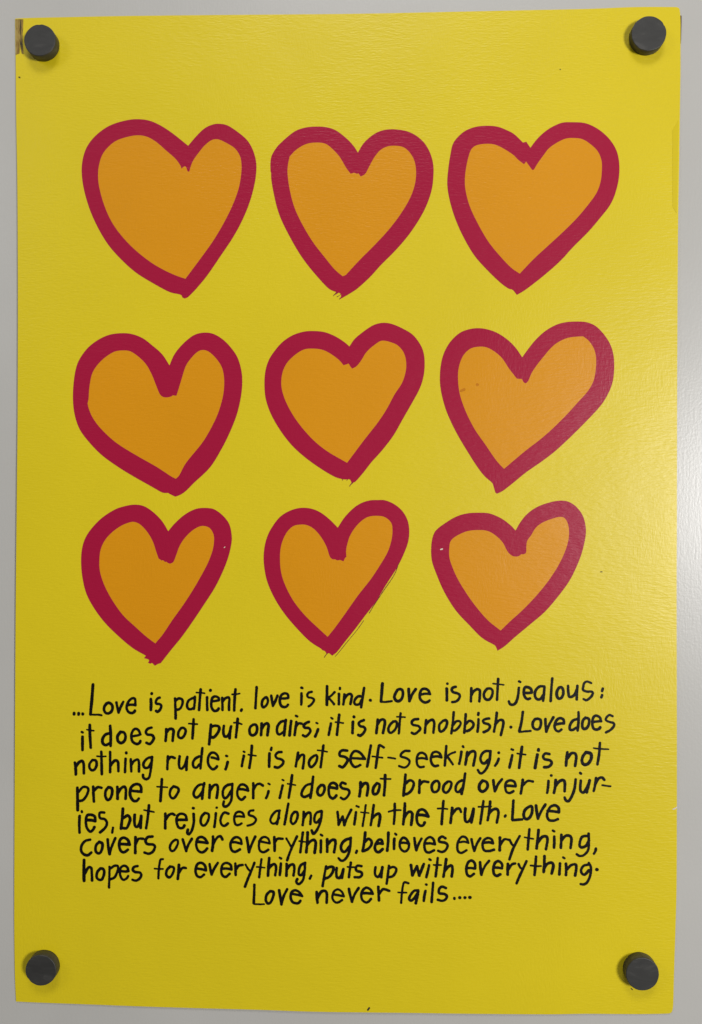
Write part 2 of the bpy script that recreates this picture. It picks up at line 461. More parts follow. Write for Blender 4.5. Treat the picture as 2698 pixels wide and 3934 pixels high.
# ---------------------------------------------------------------- hearts: outer and inner edge of each painted outline
HEARTS = [
 (300, 400, 'heart with a wide left lobe in the top row',
  '964,364* 1040,275 1110,210 1180,178 1240,172 1310,187 1400,245 1480,315 1530,400 1558,500 1560,590 1545,700 1505,850 1445,1000 1360,1160 1240,1340 1130,1500 1030,1620 960,1690 932,1700* 915,1692* 905,1670* 880,1662 800,1643 680,1580 520,1483 400,1380 280,1250 190,1110 110,940 55,760 33,610 40,490 75,380 140,290 230,215 320,170 430,140 520,131 620,143 720,185 830,257',
  '905,565* 930,545 945,550 960,590* 975,590* 985,550 1010,490 1060,420 1110,360 1170,315 1225,308 1290,335 1370,385 1415,450 1430,520 1428,610 1405,740 1350,890 1270,1050 1180,1200 1080,1340 940,1528* 860,1500 760,1455 640,1385 500,1275 380,1150 290,1020 225,870 185,720 176,620 185,530 215,440 270,370 340,318 440,285 530,273 610,288 690,335 770,405 850,475 895,535'),
 (1000, 450, 'heart in the middle of the top row with three bristle marks under its tip',
  '855,310* 900,235 960,175 1030,130 1110,108 1200,108 1290,125 1370,165 1440,230 1490,320 1515,420 1515,530 1500,640 1460,760 1400,880 1300,1030 1180,1170 1060,1290 960,1400 850,1500 790,1540 735,1572 690,1596* 708,1570* 706,1550 690,1535* 635,1566* 665,1530* 600,1500 500,1395 390,1260 300,1120 200,930 150,800 115,650 97,540 96,490* 91,470 90,400 100,340 130,285 160,245* 230,180 310,120 400,90 500,82 590,90 670,120 760,190 820,255',
  '792,496* 820,487 850,497* 858,490* 880,520* 920,495 950,440 1000,350 1050,290 1110,258 1180,250 1250,262 1300,300 1340,360 1360,430 1363,520 1345,620 1300,730 1220,860 1120,990 1000,1120 870,1250 750,1380* 722,1392* 650,1330 560,1220 460,1090 370,940 300,790 260,640 240,500 243,420 258,345* 310,290 380,245 450,225 540,225 600,250 690,340 750,440'),
 (1700, 450, 'broad heart at the right of the top row',
  '770,268* 830,190 900,125 970,80 1050,48 1130,44 1240,50 1330,85 1410,140 1480,215 1530,310 1549,430 1540,560 1505,690 1460,780 1390,870 1280,1000 1150,1130 1040,1250 930,1350 820,1440 720,1515 652,1555* 625,1520* 610,1508 580,1500 510,1450 400,1345 280,1210 180,1040 110,880 65,730 43,590 52,450 70,330 90,240 130,180 200,120 290,85 390,75 480,83 560,112 630,150 705,222* 735,215*',
  '715,413* 733,388* 755,420 785,462* 800,460 830,410 880,340 930,275 1000,225 1080,188 1160,183 1230,195 1300,240 1360,300 1392,380 1395,460 1385,560 1350,660 1280,760 1180,880 1060,1000 930,1120 800,1240 677,1369* 600,1315 500,1210 400,1085 310,930 240,780 205,650 197,550 210,430 240,310 265,268 310,243 390,233 460,241 530,272 620,330 660,370'),
 (250, 1220, 'heart with a deep blunt cleft at the left of the middle row',
  '915,418* 950,335 1000,265 1070,195 1140,148 1220,131 1300,143 1380,190 1450,260 1510,350 1545,470 1551,590 1535,720 1500,860 1440,1010 1370,1150 1270,1310 1130,1445* 1060,1515 1010,1550 965,1567* 920,1545 903,1535* 850,1530 760,1480 600,1390 470,1310 330,1210 220,1100 130,980 85,850 70,720 75,580 95,450 130,360 200,265 290,195 390,150 500,136 590,145 680,180 760,240 850,320',
  '830,670 860,695 900,698 930,690 945,680* 975,685* 990,640 1020,540 1055,430 1100,360 1160,300 1210,284 1260,300 1320,355 1370,430 1390,510 1392,610 1375,720 1330,860 1260,1000 1190,1110 1060,1270 1000,1380 970,1410* 930,1390 800,1305 650,1220 500,1130 400,1055 300,955 240,870 210,800 198,750* 207,710 213,620 235,500 280,420 350,350 430,300 500,288 570,295 640,340 710,410 760,500 800,600'),
 (980, 1200, 'heart with a raised right lobe in the centre of the poster',
  '827,298* 870,235 940,175 1020,120 1080,97 1140,91 1210,105 1300,145 1380,195 1440,270 1475,350 1485,450 1475,560 1440,670 1370,800 1290,940 1210,1080 1110,1210 1020,1310 950,1400 880,1480 858,1490* 822,1523* 845,1490* 830,1462 800,1462 765,1460* 700,1440 580,1370 440,1270 320,1160 220,1030 140,890 95,760 83,640 90,520 120,420 170,340 240,260 330,200 430,168 520,163 610,173 700,208 780,258',
  '775,463* 820,448* 835,475* 850,493* 890,470 930,420 970,355 1020,305 1090,255 1130,248 1190,262 1250,290 1300,350 1322,430 1318,520 1285,620 1220,720 1150,850 1070,970 960,1110 870,1230 806,1316* 760,1290 640,1220 530,1135 430,1030 340,910 270,780 235,670 232,580 250,500 290,430 360,365 430,325 500,317 580,325 650,355 730,412'),
 (1670, 1200, 'heart leaning right with small brown smudges, middle row',
  '767,393* 820,320 880,245 960,170 1050,115 1140,87 1240,80 1330,86 1410,120 1480,190 1535,275 1565,370 1572,480 1560,600 1520,710 1450,820 1330,950 1200,1080 1060,1210 930,1310 800,1400 690,1490 600,1560 545,1587* 532,1575* 510,1500* 495,1482 440,1435 380,1360 290,1220 190,1050 110,880 65,730 47,600 55,460 85,350 140,255 220,180 300,148 380,138 460,148 550,180 640,240 710,310',
  '720,580* 765,583* 775,605 795,620 820,600 850,530 900,455 960,380 1020,310 1080,262 1160,225 1240,213 1300,210* 1350,250 1395,320 1413,400 1410,500 1390,600 1340,690 1260,780 1160,890 1040,1010 920,1115 790,1215 608,1369* 540,1295 440,1150 350,1020 270,860 220,710 205,570 215,470 250,380 310,320 380,301 450,305 520,340 590,400 650,490'),
 (280, 1900, 'heart with a frayed tip at the left of the bottom row',
  '835,320* 890,255 960,190 1030,145 1100,120 1190,118 1250,135 1320,190 1370,260 1390,350 1388,430 1360,550 1310,680 1240,820 1150,960 1050,1110 950,1250 860,1360 770,1475* 745,1482* 718,1498* 695,1475 678,1480* 658,1472* 668,1450 650,1438 623,1432* 640,1410* 520,1340 390,1230 280,1120 190,1000 120,870 85,730 73,600 80,480 110,380 170,290 260,200 370,130 460,100 540,88 620,100 700,150 780,230',
  '765,568* 778,578* 790,573* 806,590* 820,588* 834,600* 850,605* 880,590 905,530 935,450 980,380 1040,320 1100,283 1150,275 1200,295 1230,345 1236,400 1225,480 1190,580 1140,680 1060,820 970,960 870,1100 790,1220 722,1302* 640,1240 540,1150 440,1055 350,930 280,800 240,680 233,580 245,480 285,395 350,325 430,270 500,243 540,240 590,262 650,325 700,410 730,500 752,560'),
 (980, 1880, 'heart with thin bristle lines along its right side, bottom row',
  '725,335* 780,250 850,175 920,125 1000,97 1080,93 1140,96 1220,130 1290,190 1335,270 1350,360 1340,460 1300,570 1240,690 1150,830 1060,980 960,1110 870,1230 790,1330 715,1425 675,1455* 655,1438 645,1432* 630,1442* 612,1415* 592,1408* 575,1392* 480,1330 370,1220 260,1090 170,950 105,800 78,650 80,530 105,420 150,330 220,240 310,185 400,162 490,168 570,200 650,260',
  '680,613* 700,612* 720,622* 745,618* 775,630* 788,600* 800,590* 797,545* 803,500 830,410 880,330 940,270 1000,238 1080,232 1140,245 1190,290 1203,350 1195,440 1160,550 1090,670 1010,790 900,930 780,1100 700,1210 636,1290* 560,1220 440,1105 340,980 270,850 230,730 219,600 230,490 270,390 330,325 400,308 460,315 520,350 580,420 625,500 655,590'),
 (1620, 1880, 'small squat heart at the right of the bottom row',
  '823,360* 870,280 930,210 1010,155 1100,120 1190,100 1270,103 1340,140 1400,210 1430,290 1438,380 1420,490 1380,620 1300,790 1200,930 1080,1070 940,1190 820,1290 730,1370 665,1412* 650,1375 635,1360* 530,1300 420,1190 300,1060 200,900 130,740 90,620 85,500 100,410 130,355 200,300 300,240 400,210 510,204 600,212 700,255 780,315',
  '915,552 895,567 870,568* 855,582 830,588 790,580 750,540 710,465 650,405 580,365 500,356 400,366 310,405 258,448 244,500 243,590 270,680 320,790 400,920 480,1030 580,1145 692,1235* 780,1150 880,1060 1000,935 1110,800 1200,660 1260,530 1288,420 1285,320 1255,255 1210,241 1140,258 1060,290 1000,335 960,400 925,450 917,500'),
]
BRISTLES = {1: 'w4 672,1572 690,1562 706,1548; w5 702,1582 694,1592; w5 640,1564 660,1545 672,1534',
            4: 'w5 765,1470 768,1460; w4 803,1470 810,1462; w5 826,1520 845,1500 858,1490',
            7: 'w5 1256,650 1222,742 1140,866 1060,985 1000,1082; w4 952,1148 900,1222 870,1260 790,1356 736,1424 700,1464; w5 632,1434 620,1450 606,1471'}
for k, (ox, oy, lab, outer, inner) in enumerate(HEARTS):
    rings = []
    for s in (outer, inner):
        p, c = parse(s)
        rings.append(smooth_path(p / S + np.array([ox, oy]), c, True, 5))
    fill = poly_mesh('heart', [rings[1]], 0.00012, M_ORANGE, poster, lab)
    poly_mesh('heart_outline', rings, 0.00013, M_RED, fill)
    if k in BRISTLES:
        ink_mesh('bristle_mark', stroke_list(BRISTLES[k], ox, oy), 0.00014, M_DARKRED, fill, step=0.8)

# ---------------------------------------------------------------- lettering, traced stroke by stroke
T = {'A': (270, 2600), 'B': (970, 2600), 'C': (1670, 2600), 'D': (270, 2840), 'E': (970, 2840), 'F': (1670, 2840),
     'G': (270, 3080), 'H': (970, 3080), 'I': (1670, 3080), 'J': (270, 3280), 'K': (970, 3280), 'L': (1670, 3280)}
LINES = [
 [('...', 'A', 'w24 35,318 34,328; 75,320 74,330; 110,322 111,328'),
  ('Love', 'A', 'w25 200,68 196,120 190,200 182,280 178,328; w17 180,332 215,332 245,332 275,337; w24 318,235 300,260 297,290 310,315 335,320 360,305 371,275 365,245 340,228 318,235; w22 405,225 412,262 424,312; 424,312 440,270 465,220; w22 500,248 545,244 572,250* 570,215 565,192 540,190 510,218 494,265 505,302 530,317 555,312 567,297'),
  ('is', 'A', 'w24 714,146 714,149; w25 706,195 708,240 706,290; w22 783,183 765,190 750,215 755,235 785,240 798,258 785,290 765,306 752,298'),
  ('patient,', 'A', 'w22 918,190 920,250 922,300 923,365; w22 925,205 950,190 975,195 985,215 978,250 960,280 930,290; w21 1090,180 1065,190 1035,210 1022,250 1035,280 1060,283 1085,268; 1092,175 1090,225 1083,282; w23 1142,112 1136,180 1128,290; w14 1105,138 1140,140 1175,144; w24 1228,117 1226,121; w22 1198,180 1198,240 1200,290; 1240,215 1280,210 1302,206* 1300,185 1270,172 1245,185 1235,225 1238,270 1260,298 1285,295 1300,278; 1330,185 1332,235 1333,290; 1335,215 1355,190 1385,180 1393,195 1390,245 1390,290; w23 1447,110 1440,180 1435,295; w15 1418,154 1450,153 1483,147; w22 1502,285 1495,298'),
  ('love', 'B', 'w22 38,92 34,150 27,275; 112,182 90,205 83,240 92,265 110,262 130,238 136,205 125,180 112,182; 165,165 172,210 180,255; 180,255 200,215 220,165; 250,190 285,190 315,185* 310,155 285,145 255,160 240,205 250,250 275,265 298,260 312,245'),
  ('is', 'B', 'w22 430,96 437,98; 430,145 430,195 428,243; w20 520,132 495,138 480,160 490,180 520,185 540,200 530,225 510,248 493,258'),
  ('kind.', 'B', 'w24 654,83 653,150 652,245; w20 720,135 690,165 660,185; 672,190 695,215 715,240; 767,97 766,107; w22 758,150 757,240; 806,155 802,200 796,242; 808,190 830,160 855,150 870,165 866,200 858,238; 945,170 920,175 895,205 895,235 915,245 940,235 955,205; 978,98 965,180 952,268; w24 1032,205 1034,206'),
  ('Love', 'B', 'w25 1138,60 1132,140 1126,215; w18 1126,220 1170,220 1220,213; w24 1270,115 1250,150 1243,180 1258,208 1285,212 1308,190 1318,150 1312,118 1290,108 1270,115; 1368,108 1370,160 1375,212; 1375,212 1395,160 1430,108; w22 1475,155 1520,148 1555,152* 1540,120 1510,105 1480,115 1465,155 1470,195 1500,222 1530,222 1550,208'),
  ('is', 'C', 'w21 112,60 113,61; w24 107,105 108,150 108,205; w22 185,88 160,95 150,115 165,135 200,145 220,160 215,190 190,215 155,222'),
  ('not', 'C', 'w22 322,100 320,150 318,215; 322,165 340,130 370,110 395,118 397,155 392,215; 460,105 437,135 432,170 450,198 480,198 503,165 508,125 490,103 460,105; 557,20 552,100 547,200; w14 513,60 560,65 605,71'),
  ('jealous:', 'C', 'w20 740,41 750,46; w22 738,97 730,170 712,225 685,245 660,238 650,215; w23 785,140 825,142 850,138* 845,110 820,92 790,95 780,140 793,180 815,195 835,190; w22 960,85 920,85 885,120 878,165 895,195 925,195 950,160; 962,85 958,140 950,210; 1030,15 1022,110 1016,212; w24 1090,95 1072,125 1070,165 1085,190 1108,185 1125,155 1125,115 1110,92 1090,95; w22 1168,80 1170,130 1178,172 1200,175 1225,155 1245,110; 1250,80 1246,140 1244,198; w20 1370,55 1335,42 1310,55 1302,85 1300,115 1335,130 1375,130 1385,148 1365,180 1330,205 1305,195; w22 1472,103 1466,125; 1466,160 1460,180')],
 [('it', 'A', 'w20 102,483 110,487; w24 108,525 108,580 108,640; 172,422 173,500 180,620; w14 147,463 175,468 207,472'),
  ('does', 'A', 'w24 345,495 310,505 285,540 285,580 310,598 340,585; 350,430 355,510 354,605; 440,483 415,520 418,560 445,580 475,560 485,520 470,488 440,483; w22 545,520 580,515 615,505* 600,470 575,455 550,470 535,515 545,565 580,588 605,580 615,562; w23 712,445 680,455 663,480 675,505 715,510 732,535 720,565 695,588 668,578'),
  ('not', 'A', 'w24 842,460 840,510 835,560; 842,490 865,460 895,458 905,480 900,520 897,560; w22 970,450 950,480 945,515 960,535 985,530 1005,500 1010,465 990,447 970,450; w23 1080,372 1076,450 1070,540; w15 1038,410 1075,412 1113,415'),
  ('put', 'A', 'w24 1232,420 1225,500 1216,590; 1232,440 1265,428 1298,435 1305,460 1285,500 1255,530 1228,525; w23 1345,430 1340,480 1350,520 1375,520 1395,490 1405,440; 1408,435 1400,480 1395,538; 1466,368 1460,440 1450,530; w15 1433,402 1465,403 1500,415'),
  ('on', 'B', 'w23 5,420 -18,440 -25,475 -15,505 10,512 35,490 42,450 30,420 5,420; w24 82,410 80,460 76,510; 84,455 105,420 130,408 142,425 138,465 132,512'),
  ('airs;', 'B', 'w22 290,385 250,395 222,430 215,470 225,500 245,502 275,480; w24 293,378 285,440 278,512; 340,388 333,440 326,512; w22 385,395 378,450 370,510; 385,430 405,408 430,410; w20 381,342 393,347; w23 495,395 470,405 450,425 460,445 495,450 508,475 490,505 465,522 443,512; w17 560,403 571,408; w24 575,460 562,495 550,522'),
  ('it', 'B', 'w18 690,359 702,367; w22 688,408 680,450 668,508; w23 760,333 750,420 740,508; w15 728,397 760,400 795,405'),
  ('is', 'B', 'w24 889,350 889,353; 880,395 878,440 876,492; w23 975,380 945,392 930,410 945,432 975,440 988,462 970,495 945,515 928,510'),
  ('not', 'B', 'w23 1097,375 1092,430 1085,492; 1097,415 1120,380 1150,375 1160,400 1152,450 1143,492; w22 1232,392 1205,420 1190,455 1198,485 1220,488 1250,460 1265,420 1258,392 1232,392; w20 1297,320 1290,400 1282,495; w14 1265,350 1300,352 1335,354'),
  ('snobbish.', 'B', 'w22 1450,370 1415,375 1395,395 1405,420 1450,430 1470,455 1450,480 1420,500 1395,490; 1520,380 1515,430 1510,490; 1522,415 1550,385 1580,378 1592,410 1588,450 1584,490; 1669,385 1639,415 1634,450 1644,478 1669,472 1694,440 1704,400 1692,380 1669,385; w21 1762,310 1754,400 1741,495; w20 1759,420 1784,390 1814,390 1822,415 1799,450 1774,470 1752,470; w22 1867,328 1862,400 1854,490; 1869,415 1899,385 1929,400 1934,430 1909,460 1879,475 1859,470; 1979,318 1976,332; 1979,372 1976,430 1970,480; 2072,365 2039,370 2019,385 2029,405 2064,415 2079,435 2064,465 2024,485; 2139,315 2129,400 2114,480; 2124,420 2154,385 2184,378 2197,400 2189,450 2174,510; w24 2261,440 2263,441'),
  ('Love', 'C', 'w23 773,308 760,400 742,475; w18 742,483 790,478 840,474; w23 880,370 860,400 862,440 885,460 915,455 930,420 928,380 905,368 880,370; w22 970,370 972,430 978,480; 978,480 1005,415 1040,355; 1055,420 1095,410 1132,408* 1128,375 1095,362 1065,385 1050,430 1060,465 1085,478 1110,462'),
  ('does', 'C', 'w22 1245,370 1210,385 1185,425 1185,460 1210,465 1240,445; 1260,310 1260,390 1252,470; w23 1320,358 1298,385 1292,430 1305,455 1330,450 1350,415 1350,370 1320,358; w22 1395,395 1430,390 1458,390* 1445,355 1410,340 1388,360 1380,405 1390,450 1415,462 1440,455 1450,442; w20 1558,345 1530,335 1505,355 1500,380 1530,395 1565,405 1570,430 1540,465 1500,487')],
 [('nothing', 'D', 'w24 42,205 48,250 50,308; 48,245 75,205 105,190 118,215 120,298; w22 195,182 170,215 170,250 190,272 215,262 232,225 225,188 195,182; w23 273,110 275,200 277,305; w14 235,149 275,151 312,150; w22 350,112 350,200 350,288; w23 355,230 380,195 405,185 420,205 422,280; 491,118 491,121; w22 485,172 482,230 480,288; 530,175 533,225 535,282; 535,225 560,190 590,178 602,200 602,282; 715,158 680,165 650,195 640,225 655,250 685,245 710,205; 717,155 710,230 700,300 690,335 665,350 640,335 638,312'),
  ('rude;', 'D', 'w22 855,150 852,210 850,262; 855,185 880,155 915,165; w22 958,150 952,210 958,250 980,255 1005,220 1022,165; 1025,155 1020,210 1017,268; 1130,150 1095,170 1075,205 1080,240 1105,248 1130,220; 1157,78 1148,160 1140,255; 1238,160 1265,165 1298,178* 1290,145 1265,120 1230,122 1207,165 1210,220 1240,260 1265,258 1285,238; w20 1366,145 1374,148; w24 1378,200 1370,235 1360,262'),
  ('it', 'D', 'w18 1517,107 1526,112; w22 1520,145 1510,190 1502,235; w23 1590,58 1583,150 1568,250; w15 1560,135 1590,140 1625,145'),
  ('is', 'E', 'w21 168,75 163,95; w24 150,125 148,185 147,240; w22 255,112 225,115 203,140 215,165 250,175 272,195 260,225 225,248 197,243'),
  ('not', 'E', 'w22 400,118 390,180 380,238; 398,175 425,140 450,140 452,180 442,255; 540,145 510,170 495,205 505,240 525,240 555,205 568,160 560,140 540,145; 622,55 610,150 597,245; w14 570,96 620,103 655,110'),
  ('self-seeking;', 'E', 'w24 830,100 790,97 765,115 768,145 810,155 835,180 815,220 790,245 762,235; w22 860,165 920,168 985,172* 950,125 915,105 885,110 862,150 862,200 890,240 920,238 945,225; w23 1037,55 1022,140 1005,238; w22 1150,72 1115,52 1105,70 1092,160 1080,250; w15 1050,150 1090,155 1138,162; w16 1187,160 1220,164 1250,170; w20 1375,103 1335,103 1305,125 1300,150 1345,165 1375,190 1365,225 1330,248 1285,235; 1445,170 1490,165 1528,175* 1515,135 1480,118 1450,135 1438,180 1445,225 1470,245 1500,240; w22 1569,155 1614,150 1654,158* 1639,125 1609,110 1579,120 1562,165 1569,210 1594,235 1624,230; 1697,60 1691,140 1684,230; w18 1774,113 1739,125 1702,150; w20 1709,155 1734,190 1754,220; 1841,61 1847,69; w22 1829,110 1822,160 1810,215; w23 1879,112 1874,165 1864,222; 1876,155 1904,115 1939,105 1952,130 1944,180 1934,230; 2084,105 2039,105 2009,130 1996,170 2009,205 2034,210 2064,180; w22 2084,105 2074,190 2049,255 2014,295 1989,295 1974,270; 2155,118 2158,119; 2156,170 2142,205 2124,232'),
  ('it', 'F', 'w19 674,88 687,93; w23 680,140 668,195 655,248; w24 765,68 752,160 740,250; w15 725,125 760,130 797,135'),
  ('is', 'F', 'w25 910,88 909,98; w26 900,135 890,190 880,250; w23 1005,130 970,125 950,150 965,175 1010,185 1025,210 1000,240 960,245'),
  ('not', 'F', 'w24 1162,115 1155,175 1150,230; 1165,165 1195,125 1230,125 1240,160 1230,232; w26 1325,115 1298,150 1290,195 1310,222 1345,212 1372,165 1365,125 1325,115; w22 1447,32 1440,130 1425,220; w14 1393,78 1445,84 1522,88')],
 [('prone', 'D', 'w25 63,425 65,520 66,620; w22 75,460 110,420 145,420 160,440 145,490 115,530 85,540; w23 202,415 204,480 208,545; 210,450 240,420 275,425; w24 335,420 312,450 308,495 325,530 350,520 368,470 362,430 335,420; 413,418 414,470 415,520; 418,470 445,430 475,415 488,440 485,520; 525,450 580,455 622,460* 620,420 600,395 560,398 530,430 525,490 550,535 580,540 600,520'),
  ('to', 'D', 'w24 803,350 797,440 790,540; w14 760,415 805,418 850,420; w22 905,412 880,440 872,485 890,515 915,510 950,450 940,425 905,412'),
  ('anger;', 'D', 'w22 1175,395 1130,400 1095,435 1080,480 1100,510 1130,495 1160,450; w23 1173,385 1163,440 1155,520; 1222,400 1220,460 1218,512; 1225,450 1255,405 1285,400 1292,440 1282,512; 1418,395 1380,400 1345,430 1335,480 1350,515 1375,505 1410,450; w22 1420,390 1415,470 1410,530 1385,575 1355,590 1340,575 1345,545; 1475,435 1520,440 1558,450* 1545,415 1510,395 1480,410 1462,460 1470,505 1500,530 1530,505; 1602,385 1602,440 1602,515; 1604,440 1629,400 1659,390 1686,405; w17 1733,388 1746,395; w22 1736,455 1726,490 1714,515'),
  ('it', 'E', 'w16 262,354 274,360; w22 265,405 252,460 240,512; w23 348,315 335,410 318,512; w14 308,390 345,395 378,402'),
  ('does', 'E', 'w22 515,390 470,405 438,450 432,490 460,505 500,485; w23 532,328 522,420 508,512; w24 600,402 575,430 570,470 590,492 615,480 632,440 625,405 600,402; 670,420 710,425 740,432* 738,400 710,382 680,395 668,440 675,495 700,518 720,510 735,492; w22 815,390 785,380 770,405 790,430 835,440 850,465 830,505 800,525 775,512'),
  ('not', 'E', 'w25 947,378 945,440 937,498; 947,425 975,390 1005,388 1012,430 1002,492; w24 1090,385 1062,420 1055,465 1070,482 1095,470 1110,430 1112,395 1090,385; 1162,315 1160,400 1152,490; w15 1122,345 1165,347 1210,348'),
  ('brood', 'E', 'w24 1340,310 1332,400 1322,492; w23 1345,385 1375,360 1405,370 1412,400 1390,450 1355,478 1330,480; 1465,360 1462,410 1460,468; w22 1465,400 1495,370 1540,375; w23 1604,365 1579,385 1569,420 1579,455 1604,462 1629,440 1636,395 1624,368 1604,365; w22 1709,372 1679,400 1669,440 1684,465 1709,462 1734,425 1742,385 1729,370 1709,372; 1834,360 1799,380 1779,420 1784,455 1809,460 1834,430; w23 1862,300 1849,390 1831,478'),
  ('over', 'F', 'w25 420,362 395,395 392,435 415,458 445,445 465,410 455,375 420,362; w23 515,360 520,410 528,455; 528,455 555,395 590,350; w22 622,405 665,408 710,412* 700,375 665,360 630,375 618,415 630,460 660,470 690,455; w23 772,355 765,415 755,475; w21 775,400 815,365 860,370'),
  ('injur-', 'F', 'w22 1020,317 1022,318; 997,365 993,420 986,468; w24 1060,358 1055,420 1045,468; 1060,410 1090,370 1125,358 1140,380 1138,455; w22 1274,295 1281,301; w23 1235,352 1225,430 1205,490 1175,540 1150,535 1138,510; 1280,362 1275,420 1280,455 1305,465 1335,420 1355,370; 1357,360 1345,415 1332,465; w22 1413,340 1405,400 1393,452; 1410,390 1435,345 1465,335 1485,355; w16 1468,402 1505,408 1540,412')],
 [('ies,', 'G', 'w20 102,82 103,92; w23 83,125 80,190 82,270; w24 145,160 185,162 220,170* 215,130 185,115 150,120 138,165 145,225 175,262 200,245 212,222; w22 298,95 262,95 255,120 265,145 305,155 322,190 305,230 262,268; w20 375,228 368,270'),
  ('but', 'G', 'w25 462,62 455,150 445,235; w24 470,140 505,120 525,150 515,190 495,230 465,232; 565,115 562,170 570,215 590,218 610,180 622,125; 622,125 620,170 617,228; w23 690,32 680,130 665,232; w15 648,73 690,82 733,90'),
  ('rejoices', 'G', 'w23 833,105 832,170 832,232; 835,160 860,120 890,105 912,115; w23 935,160 980,158 1020,160* 1010,120 975,105 942,120 930,165 945,220 970,232 990,225 1000,208; w22 1075,56 1080,57; w23 1080,108 1082,180 1065,250 1040,285 1025,275 1030,245; w22 1180,98 1150,130 1142,180 1160,208 1185,200 1210,155 1212,110 1180,98; w19 1279,52 1284,52; w22 1275,102 1270,160 1262,220; 1385,105 1350,95 1325,125 1315,170 1330,205 1355,210 1380,190; w20 1440,130 1480,128 1522,132* 1510,100 1480,88 1450,100 1435,145 1445,195 1470,205 1500,190; w20 1604,76 1576,80 1562,100 1569,118 1604,130 1626,155 1612,185 1589,200 1552,210'),
  ('along', 'H', 'w20 240,78 205,85 170,125 158,165 175,190 205,185 235,140; w22 238,78 228,140 215,195; 315,18 300,100 282,198; 368,90 345,120 337,170 355,195 380,175 397,125 390,92 368,90; 450,90 447,150 440,205; 452,140 480,100 505,98 512,130 507,195; 605,82 565,95 545,130 545,175 565,182 595,150; 608,84 600,160 575,230 545,275 530,280 520,252'),
  ('with', 'H', 'w22 745,90 752,150 755,202; 755,202 775,160 790,130; 790,130 798,165 805,205; 805,205 825,150 865,70; w18 912,38 930,45; w22 907,92 900,145 892,198; w18 992,30 980,120 965,212; w13 950,92 985,96 1018,99; w22 1062,30 1050,120 1036,205; w24 1050,145 1080,115 1108,105 1118,130 1105,212'),
  ('the', 'H', 'w22 1246,18 1245,110 1238,195; w16 1193,88 1240,75 1298,74; w24 1335,15 1330,110 1320,198; 1330,140 1360,95 1385,88 1400,110 1390,202; 1450,115 1500,118 1540,130* 1520,90 1490,68 1455,80 1438,130 1445,185 1470,210 1495,205 1508,182'),
  ('truth.', 'I', 'w23 78,-5 70,90 62,195; w15 28,60 75,60 112,64; w24 155,55 148,120 140,185; w22 155,110 190,65 218,62 232,90; w24 270,60 265,120 272,170 295,175 320,140 340,70; 342,62 335,120 323,182; w22 428,-5 415,90 400,192; w15 385,45 440,44 495,42; w23 487,0 478,90 465,162; 475,105 510,70 545,65 560,95 545,182; w22 622,120 616,130'),
  ('Love', 'I', 'w23 690,-10 685,80 680,155; w22 682,162 725,158 766,155; w24 820,48 790,75 780,120 795,150 825,145 850,105 855,55 845,38 820,48; 888,35 895,95 905,148; w22 905,148 935,80 970,25; w23 990,80 1045,85 1088,92* 1085,55 1055,32 1015,45 990,90 985,130 1005,162 1045,165 1080,152')],
 [('covers', 'G', 'w23 175,332 130,345 100,385 97,430 120,460 155,468 185,445; w24 255,352 228,380 222,425 240,450 265,445 282,400 280,365 255,352; 328,330 335,400 345,458; w22 345,458 365,390 395,320; w24 435,370 480,372 520,375* 505,335 470,315 440,330 428,375 440,425 470,443 505,420; 572,312 570,380 570,448; w22 575,365 600,325 640,325; w23 720,305 680,310 660,340 675,370 725,375 742,395 725,435 690,455 650,445'),
  ('over', 'G', 'w20 920,332 888,360 872,400 885,430 910,425 938,380 942,340 920,332; w22 985,330 1000,380 1015,432; 1015,432 1035,375 1065,325; w23 1115,350 1160,355 1203,362* 1180,325 1145,308 1115,325 1103,370 1115,420 1145,443 1175,435 1198,410; w24 1250,305 1250,370 1242,430; w22 1252,370 1285,315 1315,302 1332,330'),
  ('everything,', 'G', 'w22 1410,355 1450,355 1500,370* 1492,330 1460,310 1425,325 1402,375 1415,425 1445,438 1485,418; w24 1545,315 1555,370 1565,440; w22 1565,440 1590,370 1620,305; w20 1654,345 1699,355 1747,365* 1734,325 1699,308 1669,325 1652,370 1659,425 1694,442 1734,420; w24 1786,310 1789,370 1789,430; w21 1789,360 1814,325 1859,325; w18 1892,322 1914,360 1932,390; w22 1984,305 1954,370 1924,440 1899,512; 2036,270 2024,360 2014,442; w14 2004,345 2039,350 2074,352; w24 2078,270 2074,360 2066,442; 2076,375 2104,345 2134,335 2149,360 2139,447; w20 2192,288 2206,297; w23 2194,340 2194,395 2192,442; w24 2249,330 2249,385 2249,437; 2254,375 2284,340 2314,335 2322,365 2309,442; 2454,320 2409,335 2379,365 2369,405 2384,435 2409,435 2444,390; w22 2456,315 2449,400 2432,465 2399,510 2369,515 2349,495; w21 2509,430 2502,446'),
  ('believes', 'H', 'w24 988,270 978,360 965,432; 985,350 1015,325 1042,345 1040,380 1010,415 975,430; 1080,370 1110,365 1140,368* 1130,335 1105,335 1080,370 1072,405 1085,435 1110,440 1140,415; 1190,272 1188,350 1180,428; w20 1250,280 1259,289; w24 1242,325 1240,370 1240,412; w21 1300,360 1340,360 1372,370* 1350,330 1320,315 1295,345 1290,390 1310,425 1340,435 1365,410 1372,375; w23 1418,318 1425,375 1435,425; w21 1435,425 1455,370 1480,322; w22 1520,365 1560,365 1597,372* 1585,330 1555,310 1520,330 1505,375 1515,430 1545,445 1590,425; w22 1689,320 1659,305 1634,325 1639,350 1689,360 1709,385 1689,425 1659,440 1626,430'),
